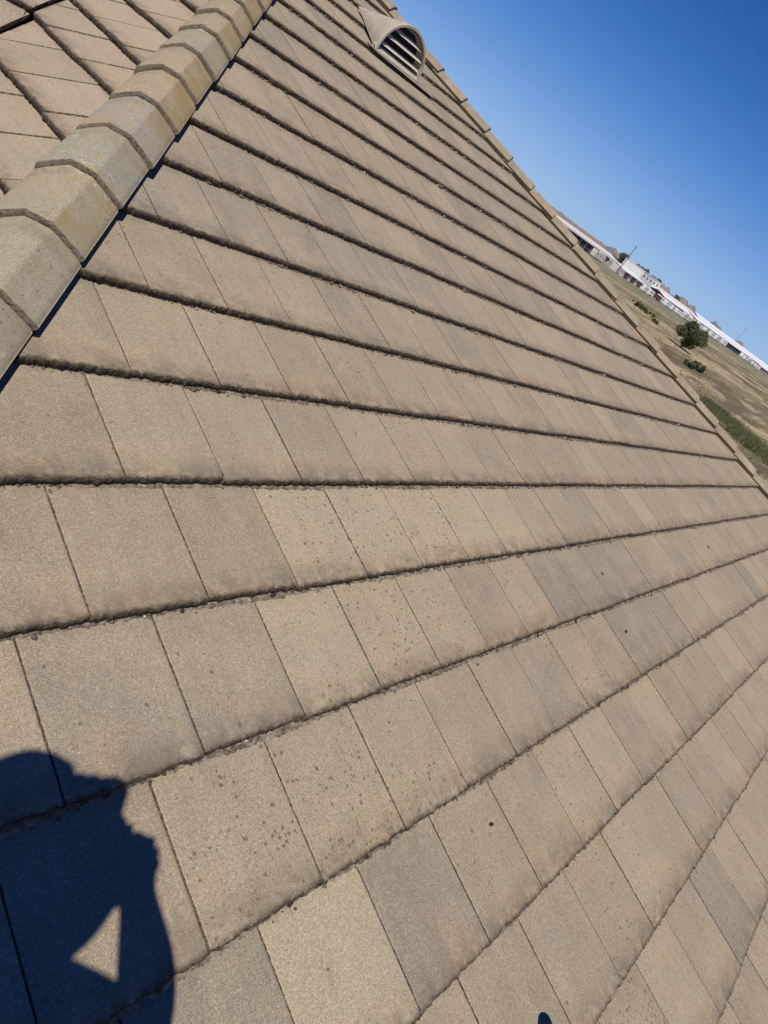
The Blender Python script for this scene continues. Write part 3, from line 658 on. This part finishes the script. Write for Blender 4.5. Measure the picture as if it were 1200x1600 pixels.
def canopy(x0, x1, y0, yr, y1, he, hr, label, roofm, step=6.0, back=False):
    t = empty('canopy', ((x0 + x1) / 2, y0, 0)); tag(t, label, 'canopy', None); cx = (x0 + x1) / 2
    b = MB(); L = (x1 - x0) / 2; T = 0.12
    P = []
    for x in (-L, L):
        for (y, z) in ((-0.4, he), (yr - y0, hr), (y1 - y0 + 0.4, he)): P += [(x, y, z), (x, y, z - T)]
    b.add(P, [(0, 2, 8, 6), (2, 4, 10, 8), (1, 7, 9, 3), (3, 9, 11, 5), (0, 6, 7, 1), (4, 5, 11, 10), (0, 1, 3, 2), (2, 3, 5, 4), (6, 8, 9, 7), (8, 10, 11, 9)])
    b.build('roof', roofm, t)
    b = MB(); b.quadbox((-L, -0.46, he - 0.55), (L, -0.405, he + 0.02)); b.build('fascia', M_WHITE, t)
    pm = MB(); pm.quadbox((-0.11, -0.11, 0), (0.11, 0.11, he - T)); me = mesh('post', pm.V, pm.F, M_POST)
    n = int((x1 - x0) / step)
    for i in range(n + 1):
        for y in ((0.15,) if not back else (0.15,)):
            o = link('post', me, t); o.location = (-L + 0.3 + i * (x1 - x0 - 0.6) / n, y, 0)
    b = MB(); b.quadbox((-L, y1 - y0 - 0.2, 0), (L, y1 - y0, he - T)); b.build('back_wall', M_GREYW, t)
    return t
def gp(px, y): # world x on the line y = const seen at column px along the base line
    best = None
    for xx in range(230, 900): 
        p_ = project((xx, y, 0))
        if p_ and (best is None or abs(p_[0] - px) < best[0]): best = (abs(p_[0] - px), xx)
    return best[1]
canopy(gp(845, 163), gp(957, 163), 163, 169, 175, 4.3, 5.4, 'pale pinkish canopy roof at the far left of the yard by the hip line', M_PROOF)
canopy(gp(1018, 186), gp(1082, 186), 186, 192, 198, 4.6, 6.2, 'pale pinkish canopy roof right of the white office building', M_PROOF)
canopy(gp(1030, 166), gp(1078, 166), 166, 171, 176, 3.8, 4.9, 'short white canopy roof over trailers, left of the lone tree', M_WROOF)
canopy(gp(1080, 164), gp(1131, 164), 164, 170, 176, 4.0, 5.3, 'white canopy roof over trailers just right of the lone tree', M_WROOF)
canopy(gp(1132, 164), 960, 164, 170, 176, 4.0, 5.3, 'longest white canopy roof, reaching the right edge of the photo', M_WROOF)
canopy(gp(1084, 206), 1000, 206, 212, 218, 5.2, 6.9, 'second long white canopy roof, behind the longest one', M_WROOF)

def rv(x, y, L, H, label, c=M_WHITE, rz=0.0, stripe=None, group=None, cat='trailer', name='trailer'):
    t = empty(name, (x, y, 0), rz); tag(t, label, cat, group)
    b = MB(); w_ = 1.25
    prof = [(-L / 2, 0.55), (-L / 2, H * 0.93), (-L / 2 + 0.25, H), (L / 2 - 0.9, H), (L / 2 - 0.25, H * 0.86), (L / 2, H * 0.62), (L / 2 - 0.1, 0.55)]
    P = [(px_, -w_, pz) for px_, pz in prof] + [(px_, w_, pz) for px_, pz in prof]; n = len(prof)
    b.add(P, [tuple(range(n))[::-1], tuple(range(n, 2 * n))] + [(i, (i + 1) % n, n + (i + 1) % n, n + i) for i in range(n)]); b.build('body', c, t)
    for xx, ww_ in ((-L * 0.30, 0.5), (L * 0.02, 0.42), (L * 0.28, 0.4)):
        b = MB(); b.quadbox((xx - ww_, -w_ - 0.012, H * 0.55), (xx + ww_, -w_ + 0.02, H * 0.76)); b.build('window', M_GLASS, t)
    if stripe:
        b = MB(); b.quadbox((-L / 2 + .1, -w_ - 0.016, H * 0.32), (L / 2 - .2, -w_ + .01, H * 0.42)); b.build('stripe', stripe, t)
    for xx in (-L * 0.12, L * 0.05):
        b = MB(); b.tube((xx, -w_ - 0.02, 0.36), (xx, -w_ + 0.22, 0.36), 0.36, seg=14); b.build('wheel', M_TYRE, t)
    return t
xs_ = []
i = 0; rr_ = random.Random(21)
names = ['white trailer parked under the edge of the long white canopy', 'white motor home parked in the row before the long canopy']
x = float(gp(1030, 160))
ORD = ['first', 'second', 'third', 'fourth', 'fifth', 'sixth', 'seventh', 'eighth', 'ninth', 'tenth', 'eleventh', 'twelfth', 'thirteenth', 'fourteenth', 'fifteenth', 'sixteenth', 'seventeenth', 'eighteenth', 'nineteenth', 'twentieth'] + ['twenty ' + w_ for w_ in ('first', 'second', 'third', 'fourth', 'fifth', 'sixth', 'seventh', 'eighth', 'ninth')] + ['thirtieth'] + ['thirty ' + w_ for w_ in ('first', 'second', 'third', 'fourth', 'fifth', 'sixth', 'seventh', 'eighth', 'ninth')]
XB0, XB1 = gp(1133, 160), gp(1158, 160); XE = gp(1184, 160); nrv = 0
while x < XE:
    if not (XB0 < x < XB1):
        L = rr_.uniform(6.0, 10.5); H = rr_.uniform(2.7, 3.5)
        rv(x, rr_.uniform(159.5, 162), L, H, ('white' if True else '') + ' trailer or motor home, ' + ORD[nrv] + ' from the left in the row under the long canopy', M_WHITE if rr_.random() < 0.8 else M_CREAM, rr_.uniform(-0.2, 0.2), M_GREYW if rr_.random() < 0.5 else None, 'white trailers parked along the yard fence')
        x += L + rr_.uniform(0.4, 5.5); nrv += 1
    else: x += 3
rv(gp(930, 160), 160, 11, 3.4, 'cream box trailer alone between two bushes left of the red doors', M_CREAM)
rv(gp(963, 160), 160, 9, 3.2, 'cream box trailer just left of the utility pole', M_CREAM)
rv(gp(1004, 159), 159, 6, 3.0, 'white trailer beside the maroon doors, nearest to them', M_WHITE)
rv(gp(1013, 159), 159, 7, 3.1, 'white trailer second from the maroon doors', M_WHITE)
rv(gp(1023, 158), 158, 8, 2.9, 'dark red truck parked at the fence right of the white trailers', M_MAROON, 0.0, M_GLASS, None, 'truck', 'truck')

def shed(x0, x1, y, label, doors, h=3.3):
    t = empty('storage_building', ((x0 + x1) / 2, y, 0)); tag(t, label, 'building'); L = (x1 - x0) / 2
    b = MB(); b.quadbox((-L, 0, 0), (L, 8, h)); b.build('wall', M_CREAM, t)
    b = MB(); b.add([(-L - .3, -0.6, h + 0.02), (L + .3, -0.6, h + .02), (L + .3, 8.4, h + 1.0), (-L - .3, 8.4, h + 1.0), (-L - .3, -0.6, h - .35), (L + .3, -0.6, h - .35), (L + .3, 8.4, h + .7), (-L - .3, 8.4, h + .7)], [(0, 1, 2, 3), (4, 5, 1, 0), (5, 6, 2, 1), (7, 4, 0, 3), (7, 6, 5, 4), (6, 7, 3, 2)]); b.build('roof', M_WROOF, t)
    pitch_ = 2 * L / doors; dm = MB(); dm.quadbox((-pitch_ * 0.29, -0.06, 0.02), (pitch_ * 0.29, 0.0 - 0.002, h - 0.55)); me = mesh('door', dm.V, dm.F, M_MAROON)
    for i in range(doors):
        o = link('door', me, t); o.location = (-L + pitch_ * (i + .5), 0, 0)
xa, xb = gp(970, 160), gp(1000, 160)
shed(xa, xb, 160, 'low storage building with three maroon doors under a white roof edge', 3)
shed(gp(1186, 160), gp(1186, 160) + 62, 160, 'low storage building with maroon doors at the right edge of the photo', 6)
def big(x0, x1, y, h, label, nwin):
    t = empty('office_building', ((x0 + x1) / 2, y, 0)); tag(t, label, 'building'); L = (x1 - x0) / 2
    b = MB(); b.quadbox((-L, 0, 0), (L, 14, h)); b.build('wall', M_WHITE, t)
    b = MB(); b.quadbox((-L - .15, -.15, h + .003), (L + .15, 14.15, h + 0.35)); b.build('parapet', M_WHITE, t)
    for i in range(nwin):
        b = MB(); xx = -L + (i + .7) * 2 * L / (nwin + .4); b.quadbox((xx - .9, -0.03, h - 2.6), (xx + .9, 0.02, h - 1.3)); wn = b.build('window', M_GLASS, t)
big(gp(991, 176), gp(1019, 176), 176, 8.0, 'two storey white building with five small dark windows behind the maroon doors', 5)
def house_far(x, y, w_, d_, hw, hr, rm, wm, label, group, rz=0.0):
    t = empty('far_house', (x, y, 0), rz); tag(t, label, 'house', group)
    b = MB(); b.quadbox((-w_ / 2, -d_ / 2, 0), (w_ / 2, d_ / 2, hw)); b.build('wall', wm, t)
    e = 0.6; i = min(w_, d_) * 0.42; zz = hw - 0.02
    P = [(-w_ / 2 - e, -d_ / 2 - e, zz), (w_ / 2 + e, -d_ / 2 - e, zz), (w_ / 2 + e, d_ / 2 + e, zz), (-w_ / 2 - e, d_ / 2 + e, zz), (-w_ / 2 + i, 0, hr), (w_ / 2 - i, 0, hr)]
    b = MB(); b.add(P, [(0, 1, 5, 4), (1, 2, 5), (2, 3, 4, 5), (3, 0, 4), (3, 2, 1, 0)]); b.build('roof', rm, t)
    for s_ in (-0.28, 0.02, 0.3):
        b = MB(); b.quadbox((s_ * w_ - .8, -d_ / 2 - 0.03, hw - 2.0), (s_ * w_ + .8, -d_ / 2 + 0.02, hw - 0.9)); b.build('window', M_GLASS, t)
rr_ = random.Random(5); nh = 0; nt_ = 0
def in_view(x, y, z):
    p_ = project((x, y, z)); return p_ is not None and 855 < p_[0] < 1212
x = 262.0
while x < 1000:
    y = 262 + rr_.uniform(0, 45); wd_ = rr_.uniform(13, 20) if x > 580 else rr_.uniform(8, 11)
    if in_view(x, y, 7):
        m = rr_.random(); pale = m < 0.2; grey = m > 0.78 or 985 < project((x, y, 7))[0] < 1000
        house_far(x, y, wd_, rr_.uniform(10, 13) if x > 580 else 8.0, 5.0 if x > 580 else 4.6, rr_.uniform(6.2, 7.4) if x < 520 else (rr_.uniform(7.2, 8.6) if x < 590 else rr_.uniform(9.6, 12.0)), M_GROOF if grey else M_BROOF, M_WHITE if pale else M_CREAM,
                  ('grey' if grey else 'brown') + ' roofed ' + ('white' if pale else 'cream') + ' walled house, ' + ORD[nh] + ' from the left on the skyline', 'houses along the skyline', rr_.uniform(-0.4, 0.4)); nh += 1
    x += wd_ + (rr_.uniform(6, 16) if x > 580 else rr_.uniform(1, 6))
x = 268.0
while x < 1000:
    y = 234 + rr_.uniform(0, 60); big_ = 470 < x < 640
    h = rr_.uniform(5.8, 7.6) if not big_ else rr_.uniform(9.5, 11.5)
    if in_view(x, y, 7) and project((x, y, 7))[0] > 962:
        plant('skyline_tree', (x, y, 0), lobes(100 + int(x), 10, 2.2 if not big_ else 6.5, 2.2, h * 0.4, h * 0.86, h * 0.12, h * 0.2), 420 if not big_ else 900, 0.5, M_GREY, 'grey green tree, ' + ORD[nt_] + ' from the left among the far houses', 'tree', 'trees among the far houses', (h * 0.7, 0.2), 200 + int(x)); nt_ += 1
    x += rr_.uniform(16, 42) if not big_ else rr_.uniform(8, 15)
def pole(x, y, h, label, wires=None):
    t = empty('utility_pole', (x, y, 0)); tag(t, label, 'pole')
    b = MB(); b.tube((0, 0, 0), (0, 0, h), 0.26, 0.16, 8); b.build('mast', plain('pole_wood', (0.10, 0.115, 0.10), 0.9), t)
    b = MB(); b.quadbox((-1.3, -0.09, h - 0.9), (1.3, 0.09, h - 0.72)); b.build('crossarm', M_BARK, t)
    return t
pole(gp(963, 158.5), 158.5, 14.8, 'tall dark utility pole by the maroon doors')
X2 = 700
best = None
for xx in range(500, 1300, 2):
    p_ = project((xx, 245, 7.0))
    if p_ and (best is None or abs(p_[0] - 1149) < best[0]): best = (abs(p_[0] - 1149), xx)
pole(best[1], 245, 25, 'thin grey utility pole rising behind the houses at the right')
# chain link fence along the yard: posts and rail
t = empty('yard_fence', (600, YF - 0.6, 0)); tag(t, 'thin wire fence along the field side of the storage yard', 'fence')
fm = MB(); fm.tube((0, 0, 0), (0, 0, 1.8), 0.045, seg=6); me = mesh('post', fm.V, fm.F, M_POST)
for i in range(130):
    o = link('post', me, t); o.location = (-340 + i * 5.0, 0, 0)
b = MB(); b.tube((-340, 0, 1.78), (305, 0, 1.78), 0.03, seg=5); b.build('top_rail', M_POST, t)

# ------------------------------------------------------------------ the photographer, standing across the hip behind the camera; only the shadow shows
def person():
    t = empty('person', rw(-1.30, -0.95, -0.03)); tag(t, 'person standing on the roof holding up a phone in both hands, seen by their shadow', 'person')
    inv = t.matrix_basis.inverted() if False else Matrix.Translation(-Vector(t.location))
    def W(u, v, n): return inv @ rw(u, v, n)
    J = {}; E = []; Rr = {}
    def j(n, p, r, par=None):
        J[n] = W(*p); Rr[n] = r if isinstance(r, tuple) else (r, r)
        if par: E.append((par, n))
    def SP(px, py, h):      # the point h above the slope whose shadow falls at this spot of the tiles
        q_ = ray_roof(px, py, 0.0); q_ = q_ + np.array([-0.5275, -0.0355, 1.0]) * h; return tuple(q_)
    def js(n, px, py, h, r, par): j(n, SP(px, py, h), r, par)
    j('pelvis', (-1.335, -0.99, 0.78), (0.125, 0.155))
    j('waist', (-1.32, -0.95, 0.92), (0.125, 0.15), 'pelvis'); j('chest', (-1.27, -0.90, 1.09), (0.14, 0.175), 'waist'); j('upper', (-1.225, -0.865, 1.22), (0.12, 0.15), 'chest')
    js('neck', 2, 1380, 1.36, 0.075, 'upper'); js('skull', 14, 1310, 1.43, 0.100, 'neck'); js('crown', 18, 1268, 1.48, 0.092, 'skull')
    js('rsh', 0, 1540, 1.22, 0.072, 'upper'); js('rel', 236, 1622, 1.06, 0.058, 'rsh'); js('rmid', 228, 1500, 1.17, 0.052, 'rel'); js('rwr', 216, 1405, 1.27, 0.034, 'rmid'); js('rpalm', 205, 1350, 1.325, 0.040, 'rwr')
    j('lsh', (-1.245, -0.70, 1.25), 0.080, 'upper'); js('lel', -40, 1510, 1.10, 0.085, 'lsh'); js('lmid', 48, 1440, 1.22, 0.098, 'lel'); js('lwr', 125, 1397, 1.31, 0.086, 'lmid'); js('lpalm', 150, 1305, 1.375, 0.074, 'lwr')
    for s, n in ((-1, 'r'), (1, 'l')):
        hx = -1.345; j(n + 'hip', (hx, -0.99 + s * 0.085, 0.70), 0.09, 'pelvis')
        j(n + 'knee', (-1.28 if s < 0 else -1.34, -1.04 + s * 0.13, 0.36), 0.062, n + 'hip'); j(n + 'ankle', (-1.36 if s < 0 else -1.40, -1.06 + s * 0.17, 0.045 - (0.0 if s < 0 else 0.02)), 0.042, n + 'knee')
        j(n + 'toe', (-1.22 if s < 0 else -1.26, -1.04 + s * 0.19, 0.0), 0.036, n + 'ankle')
    # fingers curled round the phone
    for a, (kx, ky, tx, ty, ex, ey) in enumerate(((216, 1308, 238, 1322, 236, 1308), (226, 1325, 245, 1338, 240, 1326), (230, 1345, 246, 1354, 238, 1346), (226, 1365, 240, 1372, 232, 1366))):
        js('rf%da' % a, kx, ky, 1.335, 0.018, 'rpalm'); js('rf%db' % a, tx, ty, 1.335, 0.0155, 'rf%da' % a); js('rf%dc' % a, ex, ey, 1.35, 0.0105, 'rf%db' % a)
    js('rta', 190, 1330, 1.365, 0.014, 'rpalm'); js('rtb', 185, 1295, 1.37, 0.012, 'rta')
    for a, (kx, ky, tx, ty, ex, ey) in enumerate(((132, 1250, 124, 1216, 134, 1222), (148, 1246, 146, 1218, 152, 1226), (166, 1250, 168, 1221, 174, 1228), (180, 1262, 186, 1234, 188, 1244))):
        js('lf%da' % a, kx, ky, 1.385, 0.0215, 'lpalm'); js('lf%db' % a, tx, ty, 1.39, 0.0200, 'lf%da' % a); js('lf%dc' % a, ex, ey, 1.38, 0.015, 'lf%db' % a)
    js('lta', 182, 1292, 1.385, 0.016, 'lpalm'); js('ltb', 196, 1276, 1.38, 0.013, 'lta')
    ks = list(J); ix = {k_: i for i, k_ in enumerate(ks)}
    me = bpy.data.meshes.new('body'); me.from_pydata([J[k_] for k_ in ks], [(ix[a], ix[b_]) for a, b_ in E], []); me.update()
    o = link('body', me, t, plain('dark_clothes', (0.03, 0.035, 0.05), 0.85, 0.2, 6))
    m = o.modifiers.new('skin', 'SKIN'); m.use_smooth_shade = True
    for i, k_ in enumerate(ks):
        sv = me.skin_vertices[0].data[i]; sv.radius = Rr[k_]; sv.use_root = (k_ == 'pelvis')
    o.modifiers.new('sub', 'SUBSURF').levels = 2; o.modifiers['sub'].render_levels = 2
    # head: skull, nose, ears, hair in one shape turned to the phone
    hc = W(*SP(20, 1262, 1.48))
    bm = bmesh.new(); bmesh.ops.create_icosphere(bm, subdivisions=4, radius=1.0)
    for v in bm.verts:
        x, y, z = v.co; v.co = Vector((x * 0.090, y * 0.075, z * 0.112)); 
        if z < -0.2: v.co.x *= 0.92; v.co.y *= 1 + 0.35 * (z + 0.2)
        v.co.x += 0.028 * math.exp(-((y * 4.5) ** 2) - ((z + 0.1) * 4.5) ** 2) * (x > 0.3) - 0.008 * math.exp(-(((abs(y) - .35) * 6) ** 2) - ((z - 0.05) * 7) ** 2) * (x > 0.3)
        v.co.x += 0.006 * math.exp(-((y * 3) ** 2) - ((z + 0.45) * 9) ** 2) * (x > 0.3); v.co.y += math.copysign(0.018, y) * math.exp(-((x * 5) ** 2) - ((z - .0) * 4) ** 2) * (abs(y) > 0.8)
    hm = bpy.data.meshes.new('head'); bm.to_mesh(hm); bm.free(); hm.polygons.foreach_set('use_smooth', [True] * len(hm.polygons))
    hd = link('head', hm, t, plain('skin', (0.42, 0.26, 0.18), 0.6, 0.05, 20)); hd.location = hc; hd.rotation_euler = (0, 0.35, 0.05)
    bm = bmesh.new(); bmesh.ops.create_icosphere(bm, subdivisions=4, radius=1.0)
    bmesh.ops.delete(bm, geom=[v for v in bm.verts if v.co.x > 0.35 and v.co.z < 0.45 or v.co.z < -0.45], context='VERTS')
    for v in bm.verts: v.co = Vector((v.co.x * 0.097 - 0.004, v.co.y * 0.083, v.co.z * 0.118 + 0.003)) * (1 + 0.02 * math.sin(v.co.x * 40) * math.sin(v.co.y * 37))
    hm = bpy.data.meshes.new('hair'); bm.to_mesh(hm); bm.free(); hr_ = link('hair', hm, hd, plain('dark_hair', (0.03, 0.02, 0.015), 0.7, 0.3, 60))
    return t
person()
b = MB(); b.quadbox((-0.058, -0.012, -0.020), (0.016, 0.136, -0.012))
ph = b.build('phone', plain('phone_black', (0.02, 0.02, 0.022), 0.3))
pm_ = Matrix.Identity(4)
for i in range(3):
    pm_[i][0] = right[i]; pm_[i][1] = down[i]; pm_[i][2] = fwd[i]; pm_[i][3] = cw[i]
ph.matrix_world = pm_; tag(ph, 'black phone held up in both hands of the person on the roof', 'phone')
bv = ph.modifiers.new('bevel', 'BEVEL'); bv.width = 0.003; bv.segments = 3
bpy.context.view_layer.update()
